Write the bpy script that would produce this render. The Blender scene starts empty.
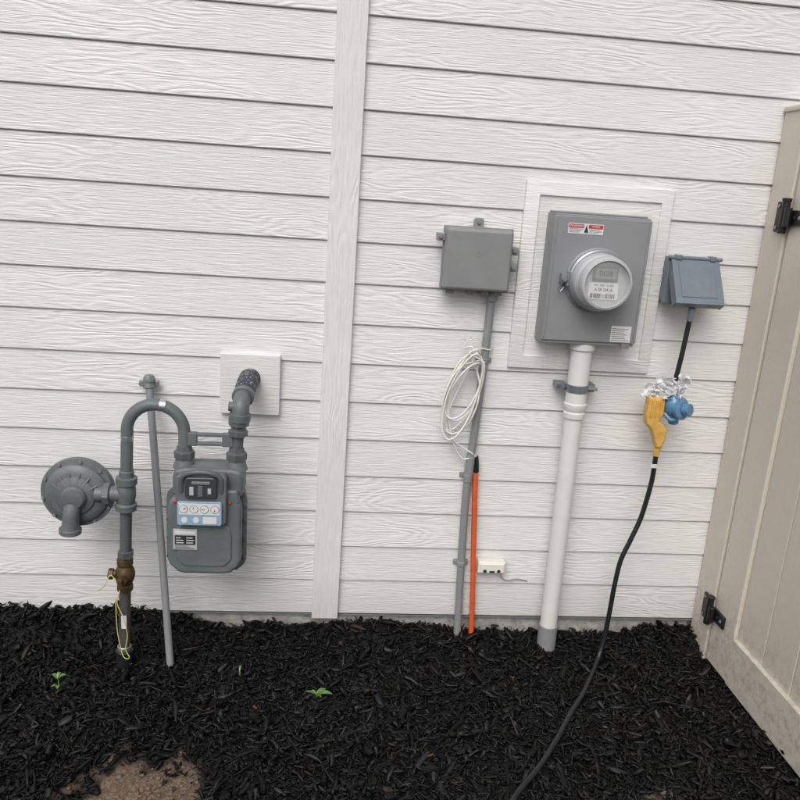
import bpy, bmesh, math, random
import numpy as np
from mathutils import Vector, Matrix, noise as mnoise
random.seed(7); rng=np.random.default_rng(7)
scn=bpy.context.scene
try:
    scn.view_settings.view_transform='Standard'; scn.view_settings.look='None'; scn.view_settings.exposure=0
except Exception: pass

# ------------------------------------------------------------------ materials
class NT:
    def __init__(s,name):
        s.m=bpy.data.materials.new(name); s.m.use_nodes=True; s.t=s.m.node_tree
        s.b=s.t.nodes['Principled BSDF']
    def n(s,t,**kw):
        x=s.t.nodes.new(t)
        for k,v in kw.items(): setattr(x,k,v)
        return x
    def l(s,a,b): s.t.links.new(a,b)
    def math(s,op,a,b=None,c=None):
        x=s.n('ShaderNodeMath',operation=op)
        for i,v in enumerate((a,b,c)):
            if v is None: continue
            if isinstance(v,(int,float)): x.inputs[i].default_value=v
            else: s.l(v,x.inputs[i])
        return x.outputs[0]
    def noise(s,vec,scale,detail=3,rough=.55,dist=0):
        x=s.n('ShaderNodeTexNoise'); s.l(vec,x.inputs['Vector'])
        x.inputs['Scale'].default_value=scale; x.inputs['Detail'].default_value=detail
        x.inputs['Roughness'].default_value=rough; x.inputs['Distortion'].default_value=dist
        return x.outputs['Fac']
    def ramp(s,fac,stops):
        x=s.n('ShaderNodeValToRGB'); s.l(fac,x.inputs[0]); e=x.color_ramp.elements
        while len(e)<len(stops): e.new(.5)
        for i,(p,c) in enumerate(stops):
            e[i].position=p; e[i].color=(c,c,c,1) if isinstance(c,(int,float)) else (*c,1)
        return x.outputs[0]
    def mix(s,fac,a,b,blend='MIX'):
        x=s.n('ShaderNodeMix',data_type='RGBA',blend_type=blend)
        for i,v in ((0,fac),(6,a),(7,b)):
            if isinstance(v,(int,float)): x.inputs[i].default_value=v
            elif isinstance(v,tuple): x.inputs[i].default_value=(*v,1)
            else: s.l(v,x.inputs[i])
        return x.outputs[2]
    def bump(s,h,dist,strength=1.0):
        x=s.n('ShaderNodeBump'); x.inputs['Distance'].default_value=dist; x.inputs['Strength'].default_value=strength
        s.l(h,x.inputs['Height']); s.l(x.outputs[0],s.b.inputs['Normal'])
    def coord(s): return s.n('ShaderNodeTexCoord').outputs['Object']

def basic(name,col,rough=.5,metal=0,var=.12,scale=25,bump=0,bscale=150,dirt=0,dirtcol=(.08,.06,.04),spec=.5):
    q=NT(name); c=q.coord()
    f=q.noise(c,scale,3,.6)
    v=q.ramp(f,[(.3,1-var),(.7,1.0)])
    col2=q.mix(1.0,col,v,'MULTIPLY')
    if dirt:
        d=q.noise(c,scale*.35,4,.7); dm=q.ramp(d,[(.52,0.),(.75,float(dirt))])
        col2=q.mix(dm,col2,dirtcol)
    q.l(col2,q.b.inputs['Base Color'])
    q.b.inputs['Metallic'].default_value=metal
    r=q.ramp(f,[(.3,min(1,rough+.08)),(.7,max(.05,rough-.06))])
    q.l(r,q.b.inputs['Roughness'])
    q.b.inputs['Specular IOR Level'].default_value=spec
    if bump: q.bump(q.noise(c,bscale,2,.6),bump)
    return q.m

def woodgrain(name,col,vertical=False,depth=.0025):
    q=NT(name); c=q.coord()
    s=q.n('ShaderNodeSeparateXYZ'); q.l(c,s.inputs[0])
    L,W=(s.outputs['Z'],s.outputs['X']) if vertical else (s.outputs['X'],s.outputs['Z'])
    bid=q.math('FLOOR',q.math('DIVIDE',q.math('ADD',W,12.7 if not vertical else 10.0),.127))
    if vertical: bid=q.math('MULTIPLY',bid,0.0)
    wn=q.n('ShaderNodeTexWhiteNoise',noise_dimensions='1D'); q.l(bid,wn.inputs['W'])
    off=q.math('MULTIPLY',wn.outputs['Value'],37.0)
    L2=q.math('ADD',L,off)
    def vec(a,b):
        cx=q.n('ShaderNodeCombineXYZ'); q.l(q.math('MULTIPLY',L2,a),cx.inputs[0]); q.l(q.math('MULTIPLY',W,b),cx.inputs[1]); q.l(off,cx.inputs[2]); return cx.outputs[0]
    n1=q.noise(vec(2.3,12.0),1.0,2,.45)
    rings=q.math('SINE',q.math('MULTIPLY',n1,92.0))
    rings=q.math('MULTIPLY_ADD',rings,.5,.5)
    fib=q.noise(vec(15,230),1.0,2,.65)
    msk=q.ramp(q.noise(vec(2.6,5),1.0,0,.5),[(.42,.06),(.62,1.0)])
    h=q.math('ADD',q.math('MULTIPLY',q.math('MULTIPLY',rings,msk),.34),q.math('MULTIPLY',fib,.85))
    q.bump(h,depth)
    v2=q.ramp(h,[(.30,.90),(.55,.985),(.8,1.0)])
    col2=q.mix(1.0,col,v2,'MULTIPLY')
    tv=q.math('MULTIPLY_ADD',wn.outputs['Value'],.035,.965)
    cb=q.n('ShaderNodeCombineXYZ'); 
    for k in range(3): q.l(tv,cb.inputs[k])
    col2=q.mix(1.0,col2,cb.outputs[0],'MULTIPLY')
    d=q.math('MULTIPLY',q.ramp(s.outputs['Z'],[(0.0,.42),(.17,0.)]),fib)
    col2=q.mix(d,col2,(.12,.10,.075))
    q.l(col2,q.b.inputs['Base Color'])
    q.b.inputs['Roughness'].default_value=.40
    return q.m

M={}
PAINT=(.742,.735,.715)
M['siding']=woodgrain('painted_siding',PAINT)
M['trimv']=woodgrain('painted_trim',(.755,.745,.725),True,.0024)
M['trimh']=woodgrain('painted_block',(.75,.737,.71),False,.0018)
M['concrete']=basic('foundation_concrete',(.42,.405,.38),.9,var=.45,scale=30,bump=.003,bscale=90,dirt=.6,dirtcol=(.14,.12,.10))
M['gas']=basic('grey_green_enamel',(.126,.148,.150),.46,var=.24,scale=18,bump=.0006,bscale=260,dirt=.35,dirtcol=(.20,.205,.195))
M['gasdark']=basic('dark_grey_enamel',(.095,.108,.110),.45,var=.2,scale=30,bump=.0006,bscale=300,dirt=.3,dirtcol=(.17,.17,.17))
M['galv']=basic('galvanised_steel',(.24,.25,.26),.45,metal=.25,var=.25,scale=40,dirt=.2,dirtcol=(.3,.3,.3))
M['blackpipe']=basic('black_pipe',(.085,.082,.078),.5,var=.4,scale=40,dirt=.6,dirtcol=(.22,.19,.16),bump=.001)
M['brass']=basic('weathered_brass',(.14,.09,.042),.5,metal=.5,var=.5,scale=60,dirt=.7,dirtcol=(.04,.03,.02),bump=.001)
M['wrap']=basic('pipe_wrap',(.055,.06,.09),.3,var=.9,scale=520,dirt=1.0,dirtcol=(.62,.62,.68),bump=.006,bscale=220)
M['poly']=basic('grey_polycarbonate',(.235,.242,.243),.42,var=.12,scale=12,bump=.0002,bscale=700,dirt=.12,dirtcol=(.33,.33,.32))
M['socket']=basic('grey_steel_enclosure',(.245,.252,.262),.4,var=.10,scale=8,dirt=.16,dirtcol=(.36,.36,.35))
M['pvcgrey']=basic('grey_pvc',(.24,.245,.255),.45,var=.12,scale=20,dirt=.2,dirtcol=(.38,.36,.33))
M['pvcwhite']=basic('white_pvc',(.70,.69,.66),.35,var=.08,scale=10,dirt=.18,dirtcol=(.42,.38,.32))
M['strap']=basic('steel_strap',(.28,.31,.35),.38,metal=.7,var=.2,scale=50)
M['orange']=basic('orange_duct',(.72,.11,.03),.45,var=.2,scale=30,dirt=.2)
M['whitecable']=basic('white_cable',(.72,.71,.66),.45,var=.1,scale=30)
M['whiteplastic']=basic('white_plastic',(.74,.72,.65),.4,var=.06)
M['black']=basic('black_rubber',(.012,.014,.016),.38,var=.2)
M['blacksteel']=basic('black_hinge_steel',(.012,.012,.013),.4,var=.2)
M['bluegrey']=basic('blue_grey_cover',(.16,.195,.225),.36,var=.18,scale=15,bump=.0004,bscale=200,dirt=.2,dirtcol=(.26,.28,.29))
M['yellow']=basic('yellow_plastic',(.72,.42,.10),.4,var=.25,scale=50,dirt=.3)
M['blue']=basic('blue_plastic',(.11,.25,.41),.25,var=.25,scale=50)
q=NT('plastic_film'); q.b.inputs['Base Color'].default_value=(.80,.81,.83,1); q.b.inputs['Roughness'].default_value=.38; q.b.inputs['Alpha'].default_value=.82
M['film']=q.m
M['yellowwire']=basic('yellow_wire',(.65,.57,.18),.45)
M['label']=basic('white_label',(.66,.66,.66),.45,var=.08,scale=60)
M['red']=basic('red_print',(.45,.05,.045),.45)
M['ink']=basic('black_print',(.025,.025,.025),.5)
M['greyink']=basic('grey_print',(.13,.13,.14),.5)
M['bluelabel']=basic('blue_label',(.28,.41,.52),.35,var=.2,scale=60)
M['lcd']=basic('lcd_glass',(.22,.235,.21),.15,var=.1)
M['window']=basic('index_glass',(.05,.055,.06),.10,var=.1)
M['darkhole']=basic('dark_plastic',(.025,.028,.03),.4)
M['silver']=basic('silver_ring',(.52,.53,.55),.30,metal=.8,var=.15)
M['metface']=basic('meter_face',(.58,.59,.60),.35,var=.05)
M['metbody']=basic('meter_grey_shell',(.44,.45,.46),.25,var=.06)
M['leaf']=basic('weed_leaf',(.12,.25,.045),.45,var=.3,scale=60)
M['chipwood']=basic('pale_wood_chip',(.13,.075,.045),.8,var=.4,scale=80)
M['clod']=basic('soil_clod',(.20,.135,.09),.9,var=.5,scale=90)
M['stone']=basic('pebble_stone',(.13,.115,.10),.8,var=.5,scale=40,bump=.002)
g=NT('clear_glass'); g.b.inputs['Base Color'].default_value=(.9,.92,.93,1); g.b.inputs['Roughness'].default_value=.05; g.b.inputs['Alpha'].default_value=.10
M['glass']=g.m
q=NT('tan_vinyl'); c=q.coord()
sp=q.ramp(q.noise(c,240,1,.5),[(.60,0.),(.68,.30)])
base=(.585,.535,.455)
zz=q.n('ShaderNodeSeparateXYZ'); q.l(c,zz.inputs[0])
d=q.math('MULTIPLY',q.ramp(zz.outputs['Z'],[(0.0,.5),(.25,.05)]),q.ramp(q.noise(c,38,4,.75),[(.45,0.),(.7,1.)]))
q.l(q.mix(d,q.mix(sp,base,(.36,.33,.28)),(.12,.10,.08)),q.b.inputs['Base Color']); q.b.inputs['Roughness'].default_value=.42
M['vinyl']=q.m

# ------------------------------------------------------------------ mesh helpers
COL=scn.collection
def empty(name,loc=(0,0,0)):
    o=bpy.data.objects.new(name,None); COL.objects.link(o); o.location=loc; o.empty_display_size=.05; return o
def finish(name,bm,mat,parent=None,smooth=True,bevel=0,bseg=2,angle=40):
    me=bpy.data.meshes.new(name); bmesh.ops.recalc_face_normals(bm,faces=bm.faces); bm.to_mesh(me); bm.free()
    o=bpy.data.objects.new(name,me); COL.objects.link(o)
    me.materials.append(M[mat] if isinstance(mat,str) else mat)
    if bevel:
        md=o.modifiers.new('b','BEVEL'); md.width=bevel; md.segments=bseg; md.limit_method='ANGLE'; md.angle_limit=math.radians(35)
    if smooth:
        for p in me.polygons: p.use_smooth=True
        try: me.set_sharp_from_angle(angle=math.radians(angle))
        except Exception: pass
    if bevel and smooth:
        try:
            w=o.modifiers.new('w','WEIGHTED_NORMAL'); w.keep_sharp=False
        except Exception: pass
    if parent: o.parent=parent
    return o
def box(name,x0,x1,y0,y1,z0,z1,mat,parent=None,bevel=.002,bseg=2,rot=None):
    bm=bmesh.new(); bmesh.ops.create_cube(bm,size=1)
    c=Vector(((x0+x1)/2,(y0+y1)/2,(z0+z1)/2))
    for v in bm.verts:
        v.co=Vector((v.co.x*(x1-x0),v.co.y*(y1-y0),v.co.z*(z1-z0)))
        if rot: v.co=rot@v.co
        v.co+=c
    return finish(name,bm,mat,parent,bevel=bevel,bseg=bseg)
def frame_of(d):
    d=Vector(d).normalized(); a=Vector((0,0,1)) if abs(d.z)<.9 else Vector((1,0,0))
    u=d.cross(a).normalized(); return u,d.cross(u).normalized(),d
def lathe(name,profile,origin,axis,mat,parent=None,seg=40,angle=35):
    u,v,d=frame_of(axis); o=Vector(origin); bm=bmesh.new(); rings=[]
    for r,h in profile:
        if r<1e-6: rings.append([bm.verts.new(o+d*h)]); continue
        rings.append([bm.verts.new(o+d*h+(u*math.cos(t)+v*math.sin(t))*r) for t in [2*math.pi*i/seg for i in range(seg)]])
    for a,b in zip(rings,rings[1:]):
        for i in range(seg):
            j=(i+1)%seg
            if len(a)==1 and len(b)==1: continue
            if len(a)==1: bm.faces.new((a[0],b[i],b[j]))
            elif len(b)==1: bm.faces.new((a[i],b[0],a[j]))
            else: bm.faces.new((a[i],b[i],b[j],a[j]))
    for e in (rings[0],rings[-1]):
        if len(e)>1: bm.faces.new(e)
    return finish(name,bm,mat,parent,angle=angle)
def cyl(name,p0,p1,r,mat,parent=None,seg=28,ch=.0015,r2=None):
    p0=Vector(p0); L=(Vector(p1)-p0).length; r2=r if r2 is None else r2
    return lathe(name,[(r-ch,0),(r,ch),(r2,L-ch),(r2-ch,L)],p0,Vector(p1)-p0,mat,parent,seg)
def catmull(pts,n=8):
    P=[Vector(p) for p in pts]; P=[P[0]*2-P[1]]+P+[P[-1]*2-P[-2]]; out=[]
    for i in range(1,len(P)-2):
        for k in range(n):
            t=k/n; a,b,c,d=P[i-1:i+3]
            out.append(.5*((2*b)+(c-a)*t+(2*a-5*b+4*c-d)*t*t+(3*b-a-3*c+d)*t**3))
    out.append(P[-2]); return out
def tube(name,pts,r,mat,parent=None,seg=14,smoothpath=True,n=8):
    P=catmull(pts,n) if smoothpath else [Vector(p) for p in pts]
    bm=bmesh.new(); rings=[]; T=[(P[min(i+1,len(P)-1)]-P[max(i-1,0)]).normalized() for i in range(len(P))]
    u=frame_of(T[0])[0]
    for i,p in enumerate(P):
        u=(u-T[i]*u.dot(T[i])).normalized(); v=T[i].cross(u); rr=r(i/(len(P)-1)) if callable(r) else r
        rings.append([bm.verts.new(p+(u*math.cos(a)+v*math.sin(a))*rr) for a in [2*math.pi*k/seg for k in range(seg)]])
    for a,b in zip(rings,rings[1:]):
        for i in range(seg): j=(i+1)%seg; bm.faces.new((a[i],a[j],b[j],b[i]))
    bm.faces.new(rings[0]); bm.faces.new(rings[-1])
    return finish(name,bm,mat,parent,angle=60)
def prism(name,outline,y0,y1,mat,parent=None,bevel=.004,bseg=3):
    bm=bmesh.new(); A=[bm.verts.new((x,y0,z)) for x,z in outline]; B=[bm.verts.new((x,y1,z)) for x,z in outline]
    bm.faces.new(A); bm.faces.new(B); n=len(A)
    for i in range(n): j=(i+1)%n; bm.faces.new((A[i],A[j],B[j],B[i]))
    return finish(name,bm,mat,parent,bevel=bevel,bseg=bseg)
def rrect(x0,x1,z0,z1,r,seg=6,rb=None):
    rb=r if rb is None else rb; out=[]
    for cx,cz,rr,a0 in ((x1-r,z1-r,r,0),(x0+r,z1-r,r,90),(x0+rb,z0+rb,rb,180),(x1-rb,z0+rb,rb,270)):
        for k in range(seg+1):
            a=math.radians(a0+90*k/seg); out.append((cx+rr*math.cos(a),cz+rr*math.sin(a)))
    return out
def text(name,body,size,loc,mat,parent,rot=None,extr=.0003,align='CENTER'):
    cu=bpy.data.curves.new(name,'FONT'); cu.body=body; cu.size=size; cu.align_x=align; cu.align_y='CENTER'; cu.extrude=extr
    o=bpy.data.objects.new(name,cu); COL.objects.link(o); cu.materials.append(M[mat]); o.location=loc
    o.rotation_euler=rot if rot else (math.radians(90),0,0); o.parent=parent; return o
def mesh_np(name,verts,faces,mat,parent=None,cols=None,smooth=False):
    me=bpy.data.meshes.new(name); nv=len(verts); nf=len(faces); k=faces.shape[1]
    me.vertices.add(nv); me.vertices.foreach_set('co',verts.astype(np.float32).ravel())
    me.loops.add(nf*k); me.loops.foreach_set('vertex_index',faces.astype(np.int32).ravel())
    me.polygons.add(nf); me.polygons.foreach_set('loop_start',np.arange(0,nf*k,k,dtype=np.int32))
    try: me.polygons.foreach_set('loop_total',np.full(nf,k,dtype=np.int32))
    except Exception: pass
    me.update(calc_edges=True); me.validate()
    if cols is not None:
        a=me.color_attributes.new('Col','FLOAT_COLOR','POINT'); a.data.foreach_set('color',cols.astype(np.float32).ravel())
    if smooth: me.polygons.foreach_set('use_smooth',np.ones(len(me.polygons),dtype=bool))
    me.materials.append(mat); o=bpy.data.objects.new(name,me); COL.objects.link(o)
    if parent: o.parent=parent
    return o
def hexnut(name,p0,p1,r,mat,parent):
    L=(Vector(p1)-Vector(p0)).length
    return lathe(name,[(r*.9,0),(r,.002),(r,L-.002),(r*.9,L)],p0,Vector(p1)-Vector(p0),mat,parent,seg=6,angle=20)

# ------------------------------------------------------------------ house wall
house=empty('house_wall')
B=.127; XL,XR=-5.0,4.0
bm=bmesh.new()
for n in range(0,26):
    z=n*B
    prof=[(-.004,z+.0005),(-.0132,z),(-.0152,z+.0024),(-.0085,z+B-.0038),(-.0035,z+B+.003)]
    a=[bm.verts.new((XL,y,zz_)) for y,zz_ in prof]; b=[bm.verts.new((XR,y,zz_)) for y,zz_ in prof]
    for i in range(len(prof)-1): bm.faces.new((a[i],b[i],b[i+1],a[i+1]))
sid=finish('lap_siding',bm,'siding',house,smooth=False)
box('wall_sheathing',XL,XR,-.002,.18,-.01,3.32,'concrete',house,bevel=0)
box('vertical_trim_board',-.0445,.0445,-.032,-.005,-.012,3.31,'trimv',house,bevel=.002)
box('concrete_foundation',XL,XR,.004,.17,-.5,-.0105,'concrete',house,bevel=0)
box('bottom_flashing',XL,XR,-.0115,.002,-.010,-.004,'galv',house,bevel=0)

# ------------------------------------------------------------------ ground height
def sstep(a,b,x): t=np.clip((x-a)/(b-a),0,1); return t*t*(3-2*t)
def gz(x,y):
    x=np.asarray(x,float); y=np.asarray(y,float)
    zw=-.060+.060*sstep(-.36,-.62,x)+.026*sstep(1.05,1.34,x)+.014*sstep(.0,.15,x)*sstep(.4,.25,x)-.016*sstep(.45,.6,x)*sstep(1.15,.95,x)
    t=sstep(-.01,-.19,y)
    z=zw*(1-t)+(-.100)*t
    z=z+.007*np.sin(x*9+1.3)*np.sin(y*11+.5)+.005*np.sin(x*23+y*17)+.004*np.sin(x*31-y*29+2)
    d=np.sqrt(((x+.47)/.19)**2+((y+.71)/.15)**2)
    z=z-.014*sstep(1.2,.6,d)
    return z
def soil(x,y):
    w=.22*np.sin(x*37+y*11)+.16*np.sin(x*71-y*53+1)+.1*np.sin(x*131+y*97)
    d1=np.sqrt(((x+.475)/.165)**2+((y+.735)/.140)**2)+w*.8
    d2=np.sqrt(((x-.90)/.13)**2+((y+.82)/.06)**2)+w
    return np.maximum(sstep(1.35,.60,d1),.6*sstep(1.1,.7,d2))
xs=np.concatenate([[-120,-60,-30,-15,-8,-5,-3.5,-2.6],np.arange(-2,1.9,.0125),[2.2,2.6,3.5,5,8,15,30,60,120]])
ys=np.concatenate([[-120,-60,-30,-15,-8,-5,-3.6,-2.8,-2.2],np.arange(-1.8,.03,.0125),[.1,.3,1,4,10,30,60,120]])
X,Y=np.meshgrid(xs,ys); Z=gz(X,Y)
near=(np.abs(X)<3)&(Y>-2.5)&(Y<.2)
rough=np.array([mnoise.noise(Vector((a*45,b*45,0)))*.5+mnoise.noise(Vector((a*110,b*110,3)))*.25 for a,b in zip(X.ravel(),Y.ravel())]).reshape(X.shape)
Z=Z+np.where(near,rough*.007,0)
V=np.stack([X.ravel(),Y.ravel(),Z.ravel()],1); nx=len(xs); ny=len(ys)
i,j=np.meshgrid(np.arange(nx-1),np.arange(ny-1)); a=(j*nx+i).ravel()
F=np.stack([a,a+1,a+1+nx,a+nx],1)
s_=soil(X,Y).ravel()
q=NT('mulch_soil'); c=q.coord()
at=q.n('ShaderNodeAttribute'); at.attribute_name='Col'
n2=q.noise(c,110,4,.75)
dark=q.ramp(n2,[(.35,(.003,.003,.003)),(.65,(.012,.011,.010))])
br=q.ramp(n2,[(.3,(.05,.036,.026)),(.5,(.155,.105,.07)),(.66,(.27,.19,.13))])
q.l(q.mix(at.outputs['Color'],dark,br),q.b.inputs['Base Color']); q.b.inputs['Roughness'].default_value=.85
q.bump(n2,.008)
ground=mesh_np('ground',V,F,q.m,cols=np.stack([s_,s_,s_,np.ones_like(s_)],1),smooth=True)

def shreds(name,N,x0,x1,y0,y1,Lm,mat,zlo=0,zhi=.016,wide=(.10,.32),wmax=.011,pitch=.27,med=.0048,keep=lambda x,y:np.ones_like(x,bool)):
    x=rng.uniform(x0,x1,N); y=rng.uniform(y0,y1,N); k=keep(x,y); x=x[k]; y=y[k]; N=len(x)
    L=np.clip(rng.lognormal(math.log(Lm),.55,N),.005,.07); W=L*rng.uniform(*wide,N); W=np.clip(W,.0014,wmax); T=W*rng.uniform(.15,.5,N)
    yaw=rng.uniform(0,2*np.pi,N); pit=rng.normal(0,pitch,N); rol=rng.normal(0,.6,N)
    bend=rng.normal(0,.07,N)*L
    st=np.array([-.5,-.22,.22,.5])
    w0=rng.uniform(.15,.9,N); w3=rng.uniform(.1,.8,N)
    cs=np.array([(-.5,-.2),(.5,-.35),(.15,.6)])
    vv=[]
    for si,s in enumerate(st):
        w=(w0,np.ones(N),rng.uniform(.7,1,N),w3)[si]
        jit=1+rng.normal(0,.25,N)
        for cy_,cz_ in cs:
            lx=s*L*(1+rng.normal(0,.12,N)); ly=cy_*W*w*jit+bend*(1-4*s*s)*.6; lz=cz_*T*w+bend*.3*(1-4*s*s)
            ly,lz=ly*np.cos(rol)-lz*np.sin(rol),ly*np.sin(rol)+lz*np.cos(rol)
            lx,lz=lx*np.cos(pit)-lz*np.sin(pit),lx*np.sin(pit)+lz*np.cos(pit)
            X_=lx*np.cos(yaw)-ly*np.sin(yaw); Y_=lx*np.sin(yaw)+ly*np.cos(yaw)
            vv.append(np.stack([X_,Y_,lz],1))
    V=np.stack(vv,1)
    zb=gz(x,y)+rng.uniform(zlo,zhi,N)
    V=V+np.stack([x,y,zb],1)[:,None,:]
    V[:,:,1]=np.minimum(V[:,:,1],.002)
    f=[]
    for r_ in range(3):
        for e in range(3):
            a=r_*3+e; b=r_*3+(e+1)%3; f.append((a,b,b+3,a+3))
    f=np.array(f); F=(f[None]+12*np.arange(N)[:,None,None]).reshape(-1,4)
    b=np.exp(rng.normal(math.log(med),.75,N)); b=np.clip(b,.0015,.042)
    C=np.stack([b*1.02,b*.97,b*1.0,np.ones(N)],1)
    br=rng.random(N)<.010; kk=rng.uniform(.4,1.1,N)[:,None]
    C[br,:3]=(np.array([.055,.036,.024])*kk[br])
    C=np.repeat(C[:,None,:],12,1).reshape(-1,4)
    return mesh_np(name,V.reshape(-1,3),F,mat,cols=C)
q=NT('black_dyed_mulch'); at=q.n('ShaderNodeAttribute'); at.attribute_name='Col'
q.l(at.outputs['Color'],q.b.inputs['Base Color']); q.b.inputs['Roughness'].default_value=.48; q.b.inputs['Specular IOR Level'].default_value=.27
def keepf(x,y): return (rng.random(len(x))>soil(x,y)*.985)
mul=shreds('bark_mulch',42000,-1.75,1.45,-1.25,0.0,.015,q.m,wide=(.14,.42),keep=keepf)
m2=shreds('bark_mulch_outer',22000,-3.2,1.5,-2.6,0.0,.036,q.m,keep=lambda x,y:~((x>-1.75)&(y>-1.25)&(x<1.45)))
m3=shreds('bark_mulch_large',3000,-1.75,1.45,-1.25,-.0,.034,q.m,zlo=.004,zhi=.020,wide=(.1,.3),keep=keepf)
m4=shreds('bark_mulch_flakes',16000,-1.75,1.45,-1.25,-.0,.017,q.m,zlo=.003,zhi=.020,wide=(.35,.9),wmax=.018,pitch=.42,keep=keepf)
m5=shreds('bark_mulch_chunks',1500,-1.75,1.45,-1.25,-.0,.030,q.m,zlo=.006,zhi=.022,wide=(.4,.8),wmax=.024,pitch=.3,keep=keepf)
m6=shreds('bark_mulch_fines',26000,-1.75,1.45,-1.25,-.0,.007,q.m,zlo=.004,zhi=.020,wide=(.25,.7),pitch=.5,med=.008,keep=keepf)
for m_ in (m2,m3,m4,m5,m6): m_.parent=mul

def pebble(name,x,y,r,mat,seed,dz=.2):
    bm=bmesh.new(); bmesh.ops.create_icosphere(bm,subdivisions=2,radius=1)
    for v in bm.verts:
        k=1+.35*mnoise.noise(v.co*1.3+Vector((seed*3.1,0,0))); v.co=Vector((v.co.x*r*k*1.2,v.co.y*r*k,v.co.z*r*k*.7))+Vector((x,y,float(gz(x,y))+r*dz))
    return finish(name,bm,mat,angle=80)
pb=empty('pebbles')
for k_,(x,y,r) in enumerate([(-.53,-.66,.008),(-.39,-.70,.006),(-.47,-.77,.007),(.93,-.76,.016),(.88,-.79,.011),(.99,-.80,.012),(.83,-.77,.008),(1.02,-.74,.008),(-.34,-.66,.006)]):
    pebble('pebble_%d'%k_,x,y,r,'stone',k_,.2).parent=pb
cl=empty('soil_clods')
for k_ in range(150):
    a=random.uniform(0,6.28); rr=abs(random.gauss(0,.1)); x=-.475+rr*1.2*math.cos(a); y=-.72+rr*math.sin(a)
    pebble('clod_%d'%k_,x,y,random.uniform(.0015,.0055),'clod',k_,.3).parent=cl
def chipsolo(name,x,y,L,ang,w=.006,mat='chipwood'):
    r_=Matrix.Rotation(ang,3,'Z')@Matrix.Rotation(.15,3,'Y')
    z=float(gz(x,y))+.019; bm=bmesh.new()
    pr=[(-.5,-.3),(-.3,-.5),(.2,-.45),(.5,-.1),(.4,.4),(-.1,.5),(-.45,.25)]
    A=[bm.verts.new(r_@Vector((a*L,b*w,-.001))+Vector((x,y,z))) for a,b in pr]; C=[bm.verts.new(r_@Vector((a*L*.95,b*w*.8,.0015))+Vector((x,y,z))) for a,b in pr]
    bm.faces.new(A); bm.faces.new(C)
    for k in range(7): bm.faces.new((A[k],A[(k+1)%7],C[(k+1)%7],C[k]))
    return finish(name,bm,mat)
pc=empty('wood_chips')
for k_,(x,y,L,an) in enumerate([(.86,-.50,.04,-.3),(.30,-.62,.03,.5),(.03,-.55,.026,1.9),(1.02,-.30,.03,1.0),(.62,-.25,.02,.2),(-.2,-.42,.022,2.2)]):
    chipsolo('chip_%d'%k_,x,y,L,an).parent=pc

def leaf(p,d,L,w,name,parent,up=.3):
    p=Vector(p); d=Vector(d).normalized(); s=d.cross(Vector((0,0,1))).normalized(); bm=bmesh.new(); rows=[]
    for k in range(7):
        t=k/6; ww=w*math.sin(math.pi*min(.98,t*.9+.08))**.8; c=p+d*L*t+Vector((0,0,up*L*math.sin(t*2.4)))
        rows.append((bm.verts.new(c-s*ww/2+Vector((0,0,.15*ww))),bm.verts.new(c),bm.verts.new(c+s*ww/2+Vector((0,0,.15*ww)))))
    for a,b in zip(rows,rows[1:]):
        bm.faces.new((a[0],a[1],b[1],b[0])); bm.faces.new((a[1],a[2],b[2],b[1]))
    return finish(name,bm,'leaf',parent,angle=80)
def weed(x,y,leaves,stem=0):
    e=empty('weed_plant'); z=float(gz(x,y))+.014
    if stem: tube('stem',[(x,y,z-.02),(x+.003,y,z+stem*.5),(x,y+.004,z+stem)],.0014,'leaf',e,seg=8)
    for k,(ang,L,w,up,h) in enumerate(leaves):
        leaf((x,y,z+h),(math.cos(ang),math.sin(ang),0),L,w,'leaf_%d'%k,e,up)
weed(-.793,-.33,[(.3,.026,.012,.4,.035),(2.6,.024,.011,.4,.035),(1.4,.018,.01,.5,.04),(-1.3,.024,.012,.2,.014),(3.6,.018,.009,.3,.010)],.04)
weed(-.02,-.36,[(-.15,.05,.018,.2,.012),(.5,.034,.014,.25,.014),(2.9,.035,.008,.2,.012),(2.5,.02,.008,.3,.014),(-.7,.022,.010,.2,.01)],.008)
weed(-.262,-.27,[(1.5,.022,.006,.6,.012),(-1.4,.016,.005,.4,.008)],.01)

# ------------------------------------------------------------------ gas service
mb=empty('pipe_mounting_block')
prism('block',rrect(-.36,-.174,.713,.908,.003),-.034,-.006,'trimh',mb,bevel=.005)
lathe('block_opening',[(.031,0),(.031,.002),(.028,.003),(0,.003)],(-.266,-.033,.832),(0,-1,0),'darkhole',mb,seg=32)
GY=-.20
gm=empty('gas_meter')
rx0=-.632; rx1=-.604
def rxx(z): return rx0+(rx1-rx0)*(z+.1)/.8
def rp(z): return (rxx(z),GY,z)
cyl('riser_sleeve',rp(-.16),rp(-.040),.0245,'black',gm)
cyl('sleeve_cap',rp(-.042),rp(-.030),.027,'black',gm)
cyl('silver_collar',rp(-.030),rp(-.015),.021,'silver',gm)
cyl('riser_lower',rp(-.03),rp(.19),.0175,'blackpipe',gm)
box('riser_tag',rxx(.08)-.006,rxx(.08)+.010,GY-.0195,GY-.0165,.055,.10,'label',gm,bevel=.0005)
lathe('shutoff_valve_body',[(.017,0),(.024,.004),(.024,.02),(.020,.024),(.026,.036),(.030,.05),(.030,.062),(.026,.076),(.021,.086),(.024,.09),(.024,.108),(.017,.112)],rp(.178),(0.02,0,1),'brass',gm,seg=24)
cyl('valve_stem',(rxx(.23),GY-.01,.23),(rxx(.23),GY-.05,.232),.014,'brass',gm)
box('valve_key',rxx(.23)-.006,rxx(.23)+.006,GY-.068,GY-.048,.216,.248,'brass',gm,bevel=.002)
cyl('valve_boss',(rxx(.235),GY,.235),(rxx(.235)-.046,GY-.005,.237),.013,'brass',gm)
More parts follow.
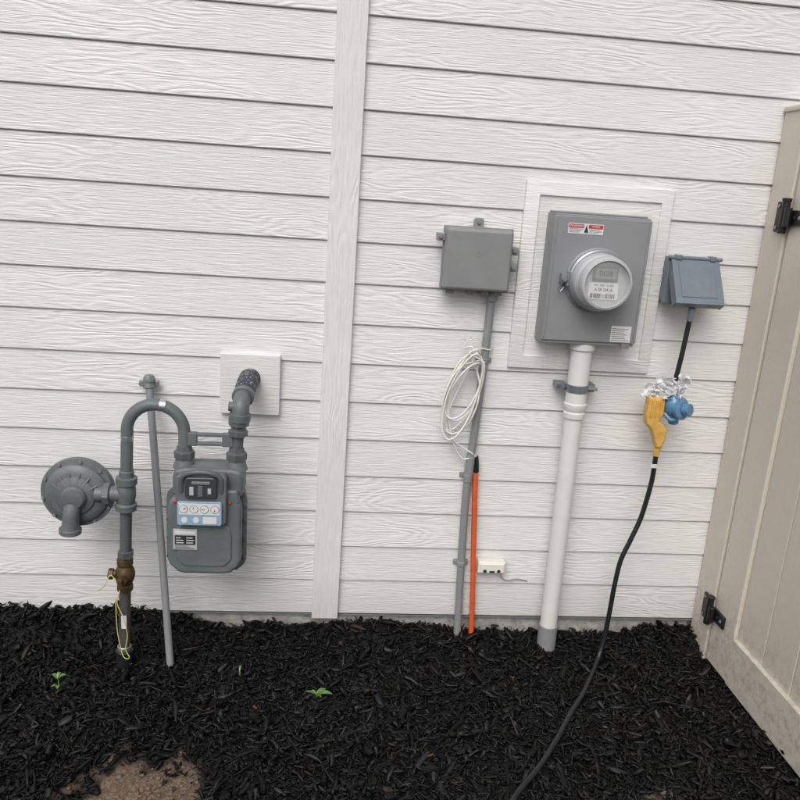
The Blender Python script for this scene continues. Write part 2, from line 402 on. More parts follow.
hexnut('valve_nut',(rxx(.235)-.034,GY-.004,.236),(rxx(.235)-.05,GY-.005,.237),.017,'brass',gm)
cyl('riser_middle',rp(.28),rp(.46),.0175,'gasdark',gm)
hexnut('riser_coupling',rp(.29),rp(.315),.024,'gasdark',gm)
lathe('regulator_tee',[(.018,0),(.030,.004),(.031,.022),(.025,.027),(.028,.05),(.028,.07),(.025,.083),(.031,.088),(.031,.108),(.018,.112)],rp(.445),(.035,0,1),'gas',gm,seg=28)
cyl('regulator_throat',(rxx(.5),GY,.50),(-.70,GY,.497),.024,'gas',gm)
lathe('regulator_union',[(.026,0),(.034,.003),(.034,.02),(.026,.023)],(-.655,GY,.499),(-1,0,0),'gas',gm,seg=8,angle=20)
RC=Vector((-.757,GY+.03,.492))
lathe('regulator_case',[(.0,-.045),(.05,-.045),(.085,-.03),(.094,-.012),(.106,-.010),(.1075,-.004),(.1075,.012),(.106,.016),(.094,.018),(.091,.026),(.083,.033),(.070,.037),(.060,.038),(.056,.044),(.043,.049),(.037,.050),(.036,.058),(.030,.066),(.014,.070),(0,.070)],RC,(0,-1,0),'gas',gm,seg=56,angle=28)
for k in range(10):
    a=2*math.pi*(k+.3)/10; p=RC+Vector((.1*math.cos(a),-.014,.1*math.sin(a)))
    hexnut('rim_bolt_%d'%k,p,p+Vector((0,-.009,0)),.0055,'galv',gm)
tube('regulator_vent',[RC+Vector((-.002,-.040,-.01)),RC+Vector((-.006,-.056,-.045)),RC+Vector((-.010,-.058,-.080)),RC+Vector((-.012,-.056,-.100))],lambda t:.026-.004*math.sin(t*3.1)+.003*t,'gas',gm,seg=24)
cyl('vent_mouth',RC+Vector((-.012,-.056,-.096)),RC+Vector((-.013,-.056,-.112)),.032,'gas',gm)
for k in range(6):
    a=math.pi*(.15+.7*k/5)
    p0=RC+Vector((.042*math.cos(a),-.047,.042*math.sin(a))); p1=RC+Vector((.072*math.cos(a),-.036,.072*math.sin(a)))
    cyl('case_rib_%d'%k,p0,p1,.003,'gas',gm,seg=10,ch=.0005)
ux=-.522; uz=.700; ur=.082
pts=[rp(.545),rp(.62),(rxx(.69),GY,.685)]+[(ux-ur*math.cos(a),GY,uz+ur*math.sin(a)) for a in np.linspace(.12,math.pi,14)]+[(ux+ur,GY,.66),(ux+ur,GY,.625)]
tube('swan_neck_pipe',pts,.0178,'gas',gm,seg=24,n=4)
lathe('neck_ferrule',[(.0185,0),(.0215,.003),(.0215,.028),(.0185,.031)],rp(.545),(.035,0,1),'gas',gm,seg=28)
cyl('foil_tape_1',rp(.668),rp(.684),.0188,'silver',gm,ch=.0004)
ta=math.pi*.58
cyl('foil_tape_2',(ux-.075*math.cos(ta)-0.006,GY,uz+.0835*math.sin(ta)),(ux-.075*math.cos(ta)+.012,GY,uz+.0815*math.sin(ta)),.0192,'silver',gm,ch=.0004)
inx=ux+ur; ox=-.287
for nm,x in (('inlet',inx),('outlet',ox)):
    lathe(nm+'_union',[(.02,0),(.030,.003),(.031,.012),(.031,.024),(.024,.028),(.022,.04)],(x,GY,.618),(0,0,1),'gasdark',gm,seg=8,angle=20)
    lathe(nm+'_spud',[(.034,0),(.030,.012),(.026,.03)],(x,GY,.592),(0,0,1),'gas',gm,seg=28)
box('meter_bar_top',inx+.012,ox-.012,GY-.012,GY+.004,.692,.702,'gas',gm,bevel=.002)
box('meter_bar_bottom',inx+.012,ox-.012,GY-.012,GY+.004,.664,.674,'gas',gm,bevel=.002)
box('meter_bar_end_left',inx+.010,inx+.038,GY-.0135,GY+.0055,.662,.704,'gas',gm,bevel=.003)
box('meter_bar_end_right',ox-.042,ox-.010,GY-.0135,GY+.0055,.662,.704,'gas',gm,bevel=.003)
oxt=-.277
cyl('outlet_nipple',(ox,GY,.65),(oxt-.002,GY,.74),.0175,'gasdark',gm)
lathe('outlet_union_lower',[(.02,0),(.029,.003),(.029,.018),(.022,.022),(.022,.03),(.030,.034),(.031,.052),(.026,.056)],(oxt-.007,GY,.695),(.05,0,1),'gasdark',gm,seg=8,angle=20)
tube('outlet_elbow',[(oxt-.003,GY,.745),(oxt-.001,GY,.765),(oxt,GY+.006,.787),(oxt+.001,GY+.028,.803),(oxt+.002,GY+.05,.808)],.0255,'gas',gm,seg=24)
cyl('elbow_collar_lower',(oxt-.003,GY,.742),(oxt-.002,GY,.766),.032,'gas',gm)
cyl('elbow_collar_rear',(oxt+.002,GY+.034,.805),(oxt+.003,GY+.056,.809),.033,'gas',gm)
cyl('elbow_side_plug',(oxt,GY+.005,.783),(oxt-.036,GY+.002,.785),.014,'gas',gm)
tube('wrapped_sleeve',[(oxt+.003,GY+.050,.809),(oxt+.005,GY+.08,.820),(oxt+.007,GY+.12,.830),(oxt+.010,-.034,.836)],lambda t:.0295+.0025*math.sin(t*23),'wrap',gm,seg=24,n=10)
def body_outline(x0,x1,z0,z1,c=.03,ct=.02):
    return [(x0+ct,z1),(x1-ct,z1),(x1-.004,z1-ct*.8),(x1,z1-ct*2),(x1,z0+c*1.4),(x1-.006,z0+c*.8),(x1-c*.9,z0+.004),(x1-c*1.6,z0),(x0+c*1.6,z0),(x0+c*.9,z0+.004),(x0+.006,z0+c*.8),(x0,z0+c*1.4),(x0,z1-ct*2),(x0+.004,z1-ct*.8)]
cx0,cx1=-.492,-.252
prism('meter_case_rear',body_outline(cx0+.008,cx1-.008,.268,.525),-.135,-.205,'gas',gm,bevel=.014,bseg=4)
prism('meter_flange',body_outline(cx0,cx1,.260,.532),-.200,-.214,'gas',gm,bevel=.003)
prism('meter_case_front',body_outline(cx0+.012,cx1-.012,.271,.520,.034),-.214,-.262,'gas',gm,bevel=.017,bseg=5)
prism('case_front_panel',body_outline(cx0+.040,cx1-.040,.300,.44,.02),-.261,-.2665,'gas',gm,bevel=.004,bseg=3)
for k,(x,z) in enumerate([(cx0+.006,.31),(cx0+.006,.37),(cx0+.006,.43),(cx1-.006,.31),(cx1-.006,.37),(cx1-.006,.43),(cx1-.006,.48),(-.43,.265),(-.37,.265),(-.31,.265)]):
    hexnut('case_bolt_%d'%k,(x,-.212,z),(x,-.221,z),.0065,'gasdark',gm)
prism('meter_head',[(-.468,.515),(-.262,.515),(-.262,.575),(-.268,.598),(-.30,.604),(-.43,.604),(-.462,.598),(-.468,.575)],-.145,-.245,'gas',gm,bevel=.012,bseg=4)
prism('head_shoulder',[(-.462,.50),(-.268,.50),(-.276,.545),(-.454,.545)],-.235,-.262,'gas',gm,bevel=.008,bseg=3)
prism('index_housing',rrect(-.450,-.306,.440,.597,.014),-.245,-.282,'gas',gm,bevel=.005)
tube('index_hood',[(-.436,-.278,.545),(-.432,-.283,.590),(-.402,-.288,.608),(-.354,-.288,.608),(-.324,-.283,.590),(-.320,-.278,.545)],.008,'gasdark',gm,seg=14)
prism('index_window',rrect(-.424,-.332,.528,.594,.012),-.282,-.292,'window',gm,bevel=.004)
for k,(xa,xb,za,zb,mt_) in enumerate([(-.410,-.398,.540,.566,'metbody'),(-.386,-.372,.536,.570,'gas'),(-.358,-.348,.545,.562,'metbody'),(-.404,-.352,.574,.583,'galv')]):
    box('window_part_%d'%k,xa,xb,-.2945,-.2915,za,zb,mt_,gm,bevel=.001)
prism('dial_plate',rrect(-.446,-.318,.444,.518,.006),-.282,-.290,'bluelabel',gm,bevel=.002)
box('dial_backing',-.441,-.323,-.2912,-.2898,.478,.513,'label',gm,bevel=.0004)
for k in range(4):
    x=-.4275+.0300*k
    lathe('dial_rim_%d'%k,[(.0125,0),(.0125,.0010),(0,.0010)],(x,-.2912,.496),(0,-1,0),'greyink',gm,seg=24)
    lathe('dial_%d'%k,[(.0112,0),(.0112,.0014),(0,.0014)],(x,-.2912,.496),(0,-1,0),'label',gm,seg=24)
    a=.6+1.3*k; cyl('needle_%d'%k,(x,-.2930,.496),(x+.008*math.cos(a),-.2930,.496+.008*math.sin(a)),.0009,'ink',gm,seg=6,ch=.0001)
for k,(x,w) in enumerate([(-.425,.024),(-.392,.028),(-.352,.04)]):
    lathe('test_dial_%d'%k,[(.009,0),(.009,.001),(0,.001)],(x,-.290,.461),(0,-1,0),'label',gm,seg=20) if k<2 else box('dial_label',x-w/2,x+w/2,-.2912,-.2898,.450,.471,'label',gm,bevel=.0003)
for s_ in (-.456,-.298): lathe('seal_%g'%s_,[(.0045,0),(.0045,.005),(.003,.006),(0,.006)],(s_,-.262,.508),(0,-1,0),'red',gm,seg=16)
box('badge',-.462,-.392,-.2695,-.2665,.355,.422,'metbody',gm,bevel=.001)
box('badge_dark',-.457,-.397,-.2703,-.2693,.372,.402,'ink',gm,bevel=.0003)
for k in range(3):
    for kk in range(2): box('badge_print_%d_%d'%(k,kk),-.453+.03*kk,-.453+.03*kk+random.uniform(.012,.024),-.2708,-.2701,.377+.008*k,.3795+.008*k,'label',gm,bevel=0)
for k in range(3): box('badge_line_%d'%k,-.457,-.40-.01*k,-.2702,-.2693,.358+.0045*k,.3600+.0045*k,'greyink',gm,bevel=0)
box('badge_strip',-.457,-.397,-.2703,-.2693,.406,.416,'label',gm,bevel=.0003)
tube('tracer_wire',[(-.70,GY-.01,.18),(-.672,GY-.04,.215),(-.655,GY-.03,.245),(-.63,GY-.035,.20),(-.640,GY-.028,.15),(-.622,GY-.03,.10),(-.612,GY-.028,.04),(-.618,GY-.03,-.01),(-.606,GY-.035,-.035),(-.618,GY-.035,-.04),(-.63,GY-.03,-.02),(-.643,GY-.026,.06),(-.645,GY-.024,.16)],.0014,'yellowwire',gm,seg=8)

sp_=empty('support_pole')
pt=Vector((-.573,-.045,.800)); pb_=Vector((-.484,-.200,-.16))
cyl('pole',pt,pb_,.0115,'pvcgrey',sp_)
lathe('clamp_ring',[(.012,0),(.018,.003),(.018,.022),(.012,.025)],pt+Vector((0,0,-.012)),(pt-pb_),'galv',sp_,seg=20)
lathe('rounded_cap',[(.018,0),(.018,.008),(.013,.018),(0,.022)],pt+Vector((0,0,.012)),(0,0,1),'galv',sp_,seg=24)
box('clamp_ear',-.604,-.545,-.045,-.030,.795,.812,'galv',sp_,bevel=.003)
hexnut('clamp_bolt',(-.595,-.045,.803),(-.595,-.056,.803),.009,'galv',sp_)

# ------------------------------------------------------------------ telecom junction box
jb=empty('junction_box')
x0,x1,z0,z1=.306,.514,1.150,1.337
box('rear_case',x0+.005,x1-.005,-.055,-.013,z0+.004,z1-.004,'poly',jb,bevel=.006,bseg=3)
bmx=bmesh.new(); bmesh.ops.create_cube(bmx,size=1)
for v in bmx.verts:
    k=.965 if v.co.y<0 else 1
    v.co=Vector(((x0+x1)/2+v.co.x*(x1-x0)*k,-.078+v.co.y*.040,(z0+z1)/2+v.co.z*(z1-z0)*k))
finish('lid',bmx,'poly',jb,bevel=.009,bseg=4)
box('lid_rim',x0-.003,x1+.003,-.0605,-.0545,z0-.003,z1+.003,'poly',jb,bevel=.002)
prism('top_tab',rrect(.398,.428,1.335,1.366,.007),-.034,-.022,'poly',jb,bevel=.002)
cyl('top_screw',(.413,-.034,1.352),(.413,-.038,1.352),.006,'galv',jb)
for nm,x,z in (('left_latch',.296,1.305),('right_latch_upper',.524,1.275),('right_latch_lower',.524,1.225)):
    box(nm,x-.014,x+.012,-.074,-.048,z-.012,z+.012,'poly',jb,bevel=.003)
    cyl(nm+'_screw',(x-.002,-.074,z),(x-.002,-.080,z),.006,'galv',jb)
for k,x in enumerate((.335,.40,.445,.485)): box('bottom_knockout_%d'%k,x-.013,x+.013,-.066,-.03,z0-.014,z0+.004,'poly',jb,bevel=.003)
text('moulded_mark','O',.022,(.410,-.0981,1.262),'poly',jb,extr=.0006)
cpts=[(.475,-.045,1.155),(.473,-.036,1.10),(.470,-.033,.925),(.462,-.033,.70),(.453,-.033,.514),(.455,-.033,.35),(.459,-.033,.21),(.468,-.035,-.06),(.470,-.036,-.14)]
tube('grey_conduit',cpts,.0130,'pvcgrey',jb,seg=20)
cyl('conduit_adapter',(.475,-.045,1.155),(.474,-.040,1.118),.017,'pvcgrey',jb)
for k,(x,z) in enumerate(((.4695,.925),(.453,.53),(.4585,.21))):
    cyl('strap_%d'%k,(x,-.033,z-.008),(x,-.033,z+.008),.0155,'pvcgrey',jb)
    box('strap_ears_%d'%k,x-.026,x+.026,-.024,-.011,z-.007,z+.007,'pvcgrey',jb,bevel=.002)
cyl('conduit_coupling',(.4575,-.033,.60),(.4530,-.033,.51),.0150,'pvcgrey',jb)

oc=empty('orange_conduit')
tube('duct',[(.474,-.030,.60),(.478,-.031,.54),(.484,-.033,.45),(.495,-.036,.28),(.507,-.038,.12),(.517,-.038,-.05),(.520,-.040,-.14)],.0092,'orange',oc,seg=18)
tube('tape_wrap',[(.472,-.034,.60),(.4765,-.033,.575),(.479,-.032,.545)],.0102,'black',oc,seg=16)

cc=empty('cable_coil')
loops=[]
LP=[(.413,.835,.052,.115,.22),(.405,.820,.050,.135,.30),(.400,.800,.055,.120,.18),(.408,.83,.040,.10,.42),(.402,.812,.046,.145,.25)]
for k,(cx_,cz_,rx_,rz_,tilt) in enumerate(LP):
    for t in range(12):
        a=2*math.pi*t/12+math.pi/2
        px_=rx_*math.cos(a); pz_=rz_*math.sin(a)
        loops.append((cx_+px_*math.cos(tilt)+pz_*math.sin(tilt),-.045-.008*k-.008*math.sin(a*2+k),cz_-px_*math.sin(tilt)+pz_*math.cos(tilt)))
path=[(.474,-.030,.60),(.462,-.040,.600),(.425,-.045,.595),(.392,-.045,.65),(.365,-.045,.74)]+loops+[(.41,-.085,.955),(.438,-.075,.965),(.455,-.05,.93)]
tube('coiled_cable',path,.0031,'whitecable',cc,seg=10,n=6)
tube('cable_tail',[(.455,-.05,.93),(.440,-.055,.90),(.425,-.06,.968),(.398,-.05,.966),(.405,-.05,.985)],.0029,'whitecable',cc,seg=10)
tube('cable_feed',[(.474,-.034,.60),(.455,-.045,.615),(.430,-.045,.63),(.39,-.05,.66),(.372,-.055,.72),(.36,-.05,.80)],.0031,'whitecable',cc,seg=10)
tube('cable_tie',[(.40,-.05,.93),(.44,-.05,.965),(.480,-.045,.962),(.495,-.02,.965)],.0022,'whitecable',cc,seg=8)
for k in range(3): tube('cable_end_%d'%k,[(.405,-.05,.985),(.395+.02*k,-.05,1.0),(.385+.035*k,-.045,1.005-.01*k)],.0018,'whitecable',cc,seg=8)

tb=empty('cable_terminal_box')
box('housing',.517,.612,-.047,-.013,.180,.223,'whiteplastic',tb,bevel=.004,bseg=3)
box('housing_lid',.523,.606,-.052,-.046,.185,.218,'whiteplastic',tb,bevel=.002)
for k,x in enumerate((.540,.588)): cyl('port_%d'%k,(x,-.0515,.192),(x,-.054,.192),.006,'darkhole',tb,seg=16,ch=.0005)
box('port_slot',.556,.574,-.0535,-.0515,.187,.193,'darkhole',tb,bevel=.0005)
tube('lead_wire',[(.600,-.035,.184),(.605,-.035,.160),(.630,-.028,.145),(.665,-.022,.148),(.702,-.018,.140)],.0020,'pvcgrey',tb,seg=8)

# ------------------------------------------------------------------ electric meter with trim block
tbk=empty('siding_trim_block')
def quadring(name,o,i,yo,yi,mat,parent):
    bm=bmesh.new(); (ax0,ax1,az0,az1),(bx0,bx1,bz0,bz1)=o,i
    O=[bm.verts.new(p) for p in ((ax0,yo,az0),(ax1,yo,az0),(ax1,yo,az1),(ax0,yo,az1))]
    I=[bm.verts.new(p) for p in ((bx0,yi,bz0),(bx1,yi,bz0),(bx1,yi,bz1),(bx0,yi,bz1))]
    K=[bm.verts.new((v.co.x,-.004,v.co.z)) for v in O]
    R_=[bm.verts.new((v.co.x,yi+.007,v.co.z)) for v in I]
    for a in range(4):
        b=(a+1)%4; bm.faces.new((O[a],O[b],I[b],I[a])); bm.faces.new((K[a],K[b],O[b],O[a])); bm.faces.new((I[a],I[b],R_[b],R_[a]))
    bm.faces.new(R_)
    return finish(name,bm,mat,parent,bevel=.0018)
quadring('beveled_block',(.550,1.018,.905,1.487),(.592,.976,.949,1.446),-.026,-.040,'trimh',tbk)
em=empty('electric_meter')
sx0,sx1,sz0,sz1=.624,.918,1.008,1.398
box('enclosure',sx0,sx1,-.118,-.030,sz0,sz1,'socket',em,bevel=.003)
box('front_cover',sx0-.003,sx1+.003,-.124,-.112,sz0+.010,sz1-.006,'socket',em,bevel=.003)
box('top_hub_plate',sx0+.004,sx1-.004,-.10,-.035,sz1,sz1+.006,'socket',em,bevel=.002)
for s_ in (-1,1):
    box('cover_lip_%d'%(s_+1),(sx0 if s_<0 else sx1-.006),(sx0+.006 if s_<0 else sx1),-.127,-.122,sz0+.02,sz1-.015,'socket',em,bevel=.001)
MC=Vector((.770,-.124,1.208))
lathe('socket_opening_flange',[(.098,0),(.098,.004),(.091,.010),(.088,.014)],MC,(0,-1,0),'socket',em,seg=56)
lathe('sealing_ring',[(.089,.006),(.0925,.009),(.0925,.024),(.089,.027),(.084,.027)],MC,(0,-1,0),'silver',em,seg=56)
lathe('meter_base_shell',[(.083,.02),(.0835,.042),(.081,.050)],MC,(0,-1,0),'metbody',em,seg=56)
lathe('meter_body',[(.080,.045),(.0795,.068),(.078,.076),(.070,.0765),(0,.0765)],MC,(0,-1,0),'metface',em,seg=56)
lathe('meter_face_ring',[(.0785,.070),(.0785,.094),(.074,.102),(.068,.104),(.066,.100),(.066,.078)],MC,(0,-1,0),'metbody',em,seg=56)
lathe('clear_cover',[(.0665,.098),(.060,.104),(.040,.108),(0,.110)],MC,(0,-1,0),'glass',em,seg=48)
fy=MC.y-.0765
box('display_bezel',.730,.806,fy-.006,fy+.001,1.214,1.258,'greyink',em,bevel=.002)
box('display',.737,.799,fy-.0075,fy-.0055,1.221,1.252,'lcd',em,bevel=.0006)
text('display_digits','0628',.020,(.768,fy-.0079,1.236),'ink',em)
box('name_plate',.722,.812,fy-.004,fy+.001,1.160,1.208,'label',em,bevel=.001)
text('plate_text_1','Wh  240V  CL200',.008,(.767,fy-.0044,1.202),'ink',em)
text('plate_text_2','A3R 0416',.014,(.767,fy-.0044,1.189),'ink',em)
for k in range(22):
    x=.729+.0034*k; box('barcode_%d'%k,x,x+random.choice((.0009,.0016,.0023)),fy-.0046,fy-.0038,1.164,1.178,'ink',em,bevel=0)
box('ring_latch',.655,.690,-.150,-.124,1.195,1.225,'galv',em,bevel=.003)
cyl('latch_screw',(.662,-.15,1.21),(.662,-.162,1.21),.009,'galv',em)
cyl('latch_barrel',(.676,-.147,1.188),(.676,-.147,1.233),.006,'galv',em)
tube('latch_seal_wire',[(.658,-.155,1.20),(.648,-.150,1.18),(.655,-.145,1.17),(.668,-.14,1.185)],.0013,'silver',em,seg=6)
box('warning_label',.664,.772,-.1252,-.1238,1.342,1.372,'label',em,bevel=.0003)
box('warning_band_left',.666,.712,-.1260,-.1250,1.359,1.370,'red',em,bevel=.0002)
box('warning_band_right',.726,.770,-.1260,-.1250,1.359,1.370,'red',em,bevel=.0002)
text('warning_text_1','WARNING',.0085,(.689,-.1263,1.3645),'label',em); text('warning_text_2','AVISO',.0085,(.748,-.1263,1.3645),'label',em)
prism('warning_triangle',[(.713,1.346),(.726,1.346),(.7195,1.369)],-.1250,-.1261,'ink',em,bevel=0)
for k in range(4):
    for a,b in ((.667,.709),(.729,.769)):
        box('warning_line_%d_%g'%(k,a),a,b-random.uniform(0,.012),-.1256,-.1250,1.3555-k*.0032,1.3565-k*.0032,'greyink',em,bevel=0)
box('rating_label',.838,.902,-.1252,-.1238,1.022,1.072,'label',em,bevel=.0003)
for k in range(7): box('rating_line_%d'%k,.842,.898-random.uniform(0,.02),-.1257,-.1250,1.027+k*.006,1.0285+k*.006,'greyink',em,bevel=0)
box('cover_latch',.875,.90,-.132,-.122,1.004,1.018,'galv',em,bevel=.002)
ec=empty('electrical_conduit')
PY=-.075
def pp(z): return (.770+.010*(1.0-z)/1.1,PY,z)
cyl('hub',pp(1.012),pp(.985),.040,'pvcwhite',ec)
cyl('upper_pipe',pp(1.0),pp(.80),.0335,'pvcwhite',ec,seg=36)
lathe('expansion_coupling',[(.031,0),(.034,.003),(.035,.020),(.031,.024),(.036,.034),(.037,.05),(.031,.056)],pp(.758),(-.01,0,1),'pvcwhite',ec,seg=36)
cyl('lower_pipe',pp(.77),pp(-.02),.0290,'pvcwhite',ec,seg=36)
cyl('grey_base_coupling',pp(.005),pp(-.18),.0325,'pvcgrey',ec,seg=36)
cyl('strap_band',pp(.846),pp(.872),.0360,'strap',ec,seg=36)
box('strap_foot_left',.708,.742,-.060,-.015,.850,.868,'strap',ec,bevel=.002)
box('strap_foot_right',.802,.836,-.060,-.015,.850,.868,'strap',ec,bevel=.002)
box('strap_ear_right',.800,.826,PY-.012,PY+.012,.848,.870,'strap',ec,bevel=.003)
hexnut('strap_bolt',(.735,-.062,.859),(.720,-.075,.859),.010,'strap',ec); cyl('strap_bolt_shaft',(.79,PY-.01,.859),(.835,PY-.01,.859),.005,'galv',ec)

# ------------------------------------------------------------------ outlet box
ob=empty('outlet_box')
box('back_box',1.018,1.172,-.058,-.010,1.146,1.288,'bluegrey',ob,bevel=.006,bseg=3)
box('face_plate',1.012,1.178,-.068,-.056,1.142,1.292,'bluegrey',ob,bevel=.004)
box('receptacle',1.055,1.135,-.073,-.066,1.165,1.270,'darkhole',ob,bevel=.003)
bm=bmesh.new()
lx0,lx1=1.018,1.172; top=(-.074,1.286); botf=(-.158,1.158)
def lidpt(x,t,d):
    ty,tz=botf[0]-top[0],botf[1]-top[1]; L=math.hypot(ty,tz); ny_,nz_=-tz/L,ty/L
    return (x,top[0]+ty*t+d*ny_,top[1]+tz*t+d*nz_)
def slab(x0,x1,t0,t1,d0,d1):
    v=[bm.verts.new(lidpt(x,t,d)) for x in (x0,x1) for t in (t0,t1) for d in (d0,d1)]
    for f in ((0,1,3,2),(4,6,7,5),(0,4,5,1),(2,3,7,6),(0,2,6,4),(1,5,7,3)): bm.faces.new([v[k] for k in f])
slab(lx0,lx1,0,1,0,.004); slab(lx0,lx0+.004,.02,1,.004,.034); slab(lx1-.004,lx1,.02,1,.004,.034); slab(lx0,lx1,.975,1.0,.0042,.028)
slab(lx0+.02,lx1-.02,.10,.86,-.0025,.0)
finish('hinged_cover',bm,'bluegrey',ob,bevel=.0012)
cyl('hinge_pin',(1.008,-.073,1.288),(1.182,-.073,1.288),.006,'bluegrey',ob)
for k,x in enumerate((1.04,1.15)): box('hinge_lug_%d'%k,x-.010,x+.010,-.082,-.058,1.281,1.297,'bluegrey',ob,bevel=.003)

# ------------------------------------------------------------------ extension cord
xc=empty('extension_cord')
cyl('upper_plug',(1.085,-.072,1.195),(1.085,-.112,1.188),.019,'black',xc)
tube('upper_cord',[(1.085,-.11,1.188),(1.087,-.125,1.165),(1.085,-.125,1.13),(1.084,-.12,1.07),(1.080,-.12,1.00),(1.074,-.12,.93),(1.070,-.118,.87)],.0078,'black',xc,seg=14)
tube('upper_cord_grip',[(1.0855,-.125,1.14),(1.085,-.123,1.10)],lambda t:.012-.003*t,'bluegrey',xc,seg=16)
lathe('blue_plug_body',[(.010,0),(.016,.004),(.018,.03),(.030,.042),(.034,.05),(.034,.078),(.028,.086),(.018,.098),(.012,.12),(.010,.125)],(1.086,-.125,.765),(-.12,0,1),'blue',xc,seg=28,angle=40)
lathe('blue_plug_flange',[(.020,0),(.036,.006),(.036,.016),(.022,.022)],(1.088,-.135,.82),(.45,-.75,.2),'blue',xc,seg=28)
cyl('blue_plug_socket',(1.10,-.155,.823),(1.112,-.172,.827),.020,'blue',xc)
bm=bmesh.new()
out=[(.990,.855),(1.042,.852),(1.046,.80),(1.034,.775),(1.050,.765),(1.066,.745),(1.062,.705),(1.050,.685),(1.036,.685),(1.026,.715),(1.012,.745),(.992,.765),(.986,.80)]
A=[bm.verts.new((x,-.105,z)) for x,z in out]; C_=[bm.verts.new((x,-.140,z)) for x,z in out]
bm.faces.new(A); bm.faces.new(C_)
for k in range(len(out)): bm.faces.new((A[k],A[(k+1)%len(out)],C_[(k+1)%len(out)],C_[k]))
finish('yellow_connector',bm,'yellow',xc,bevel=.007,bseg=3)
for k in range(3): box('grip_rib_%d'%k,.998+.014*k,1.003+.014*k,-.144,-.139,.79,.845,'yellow',xc,bevel=.001)
tube('yellow_boot',[(1.048,-.122,.70),(1.047,-.122,.675),(1.046,-.122,.655)],lambda t:.014-.004*t,'yellow',xc,seg=16)
tube('blue_loop',[(1.05,-.13,.80),(1.065,-.145,.785),(1.085,-.145,.79),(1.09,-.13,.80)],.007,'blue',xc,seg=12)
bm=bmesh.new(); random.seed(5)
def crumple(c,rx,rz,seed):
    n=11; g=[]
    for a in range(n):
        row=[]
        for b in range(n):
            u=(a/(n-1)-.5)*2; v=(b/(n-1)-.5)*2
            nn=mnoise.noise_vector(Vector((u*2.0+seed,v*2.0,seed*2)))
            row.append(bm.verts.new((c[0]+u*rx+nn.x*rx*.8,c[1]+nn.y*.04,c[2]+v*rz+nn.z*rz*.8)))
        g.append(row)
    for a in range(n-1):
        for b in range(n-1): bm.faces.new((g[a][b],g[a+1][b],g[a+1][b+1],g[a][b+1]))
crumple((1.040,-.135,.893),.038,.022,1.0); crumple((1.000,-.125,.872),.026,.020,4.0); crumple((1.085,-.14,.893),.016,.034,7.3); crumple((1.06,-.14,.865),.02,.02,9.1)
finish('plastic_wrap',bm,'film',xc,angle=30)
low=[(1.047,-.122,.665),(1.048,-.121,.62),(1.048,-.12,.570),(1.041,-.12,.50),(1.029,-.12,.427),(1.005,-.122,.35),(.982,-.125,.279),(.972,-.13,.19),(.968,-.132,.09),(.962,-.137,.0),(.948,-.15,-.060),(.924,-.185,-.083)]
for x,y in ((.88,-.26),(.82,-.36),(.75,-.461),(.68,-.565),(.601,-.672),(.54,-.74),(.493,-.80),(.42,-.93),(.37,-1.1),(.36,-1.4),(.42,-1.8),(.6,-2.3)):
    low.append((x,y,float(gz(x,y))+.023))
tube('lower_cord',low,.0082,'black',xc,seg=14)
box('cord_tag',1.030,1.052,-.131,-.128,.615,.628,'label',xc,bevel=.0005)

# ------------------------------------------------------------------ vinyl fence
FX=1.33
fp=empty('fence_post')
box('post',FX,FX+.127,-.135,-.0165,-.3,1.740,'vinyl',fp,bevel=.004)
box('post_cap',FX-.006,FX+.133,-.139,-.016,1.738,1.755,'vinyl',fp,bevel=.004)
fg=empty('fence_gate')
GX=FX+.004
box('hinge_stile',GX,GX+.045,-.285,-.146,-.075,1.70,'vinyl',fg,bevel=.004)
yy=-.2855
k=0
while yy>-1.15:
    y2=yy-.150; box('picket_%d'%k,GX+.012,GX+.034,y2+.0015,yy-.0015,.075,1.60,'vinyl',fg,bevel=.004); yy=y2; k+=1
box('latch_stile',GX,GX+.045,-1.33,-1.19,-.075,1.70,'vinyl',fg,bevel=.004)
box('bottom_rail',GX-.002,GX+.046,-1.189,-.286,-.078,.088,'vinyl',fg,bevel=.004)
box('top_rail',GX-.002,GX+.046,-1.189,-.286,1.58,1.702,'vinyl',fg,bevel=.004)
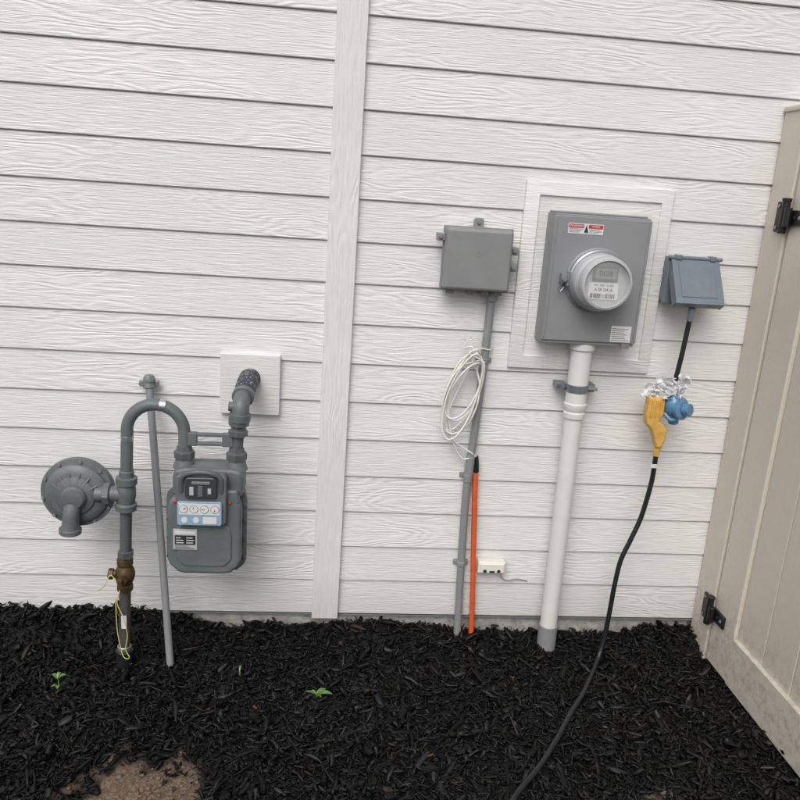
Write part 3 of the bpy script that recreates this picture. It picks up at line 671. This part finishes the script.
for s_,z in enumerate((1.43,.105)):
    box('hinge_leaf_gate_%d'%s_,GX-.010,GX-.0005,-.225,-.150,z-.022,z+.022,'blacksteel',fg,bevel=.003)
    box('hinge_leaf_post_%d'%s_,FX-.010,FX-.0005,-.130,-.085,z-.045,z+.045,'blacksteel',fg,bevel=.003)
    cyl('hinge_barrel_%d'%s_,(FX-.014,-.141,z-.048),(FX-.014,-.141,z+.048),.012,'blacksteel',fg)
    cyl('hinge_knob_%d'%s_,(FX-.014,-.141,z+.046),(FX-.014,-.141,z+.056),.014,'blacksteel',fg)
    cyl('hinge_adjuster_%d'%s_,(FX-.018,-.165,z-.028),(FX-.018,-.165,z+.028),.011,'blacksteel',fg)
    for k,y in enumerate((-.185,-.21)): cyl('gate_screw_%d_%d'%(s_,k),(GX-.010,y,z),(GX-.014,y,z),.006,'galv' if k==1 else 'blacksteel',fg,seg=14)
    for k in (-1,1): cyl('post_screw_%d_%d'%(s_,k),(FX-.010,-.10,z+.032*k),(FX-.014,-.10,z+.032*k),.006,'galv',fg,seg=14)
f2=empty('fence_post')
box('post',FX,FX+.127,-1.47,-1.343,-.3,1.740,'vinyl',f2,bevel=.004)
box('post_cap',FX-.006,FX+.133,-1.476,-1.337,1.738,1.755,'vinyl',f2,bevel=.004)

# ------------------------------------------------------------------ camera
yaw,pitch,roll=0.10297,0.2641,-0.06951
cy,sy=math.cos(yaw),math.sin(yaw); cp,sp=math.cos(pitch),math.sin(pitch)
f=Vector((sy*cp,cy*cp,-sp)); r=Vector((cy,-sy,0)); d=f.cross(r)
r2=r*math.cos(roll)+d*math.sin(roll); d2=-r*math.sin(roll)+d*math.cos(roll)
cam=bpy.data.cameras.new('camera'); co=bpy.data.objects.new('camera',cam); COL.objects.link(co)
mt=Matrix((r2,-d2,-f)).transposed().to_4x4(); mt.translation=Vector((-0.03876,-2.43076,1.43355)); co.matrix_world=mt
cam.sensor_width=36; cam.lens=36*777.26/800; cam.clip_start=.05; cam.clip_end=500
scn.camera=co

# ------------------------------------------------------------------ light: overcast
w=bpy.data.worlds.new('World'); scn.world=w; w.use_nodes=True; nt=w.node_tree
bg=nt.nodes['Background']; sky=nt.nodes.new('ShaderNodeTexSky'); sky.sky_type='NISHITA'; sky.sun_disc=False
EL,AZ=math.radians(48),math.radians(-22)
sdir=Vector((math.sin(AZ)*math.cos(EL),-math.cos(AZ)*math.cos(EL),math.sin(EL)))
sky.sun_elevation=EL; sky.sun_rotation=math.atan2(sdir.x,sdir.y)
sky.dust_density=4; sky.air_density=1.0
hs=nt.nodes.new('ShaderNodeHueSaturation'); hs.inputs['Saturation'].default_value=.38
nt.links.new(sky.outputs[0],hs.inputs['Color']); nt.links.new(hs.outputs[0],bg.inputs[0]); bg.inputs[1].default_value=.148
sl=bpy.data.lights.new('sun','SUN'); sl.energy=1.25; sl.angle=math.radians(40); sl.color=(1,.985,.97)
so=bpy.data.objects.new('sun',sl); COL.objects.link(so); so.rotation_euler=sdir.to_track_quat('Z','Y').to_euler()
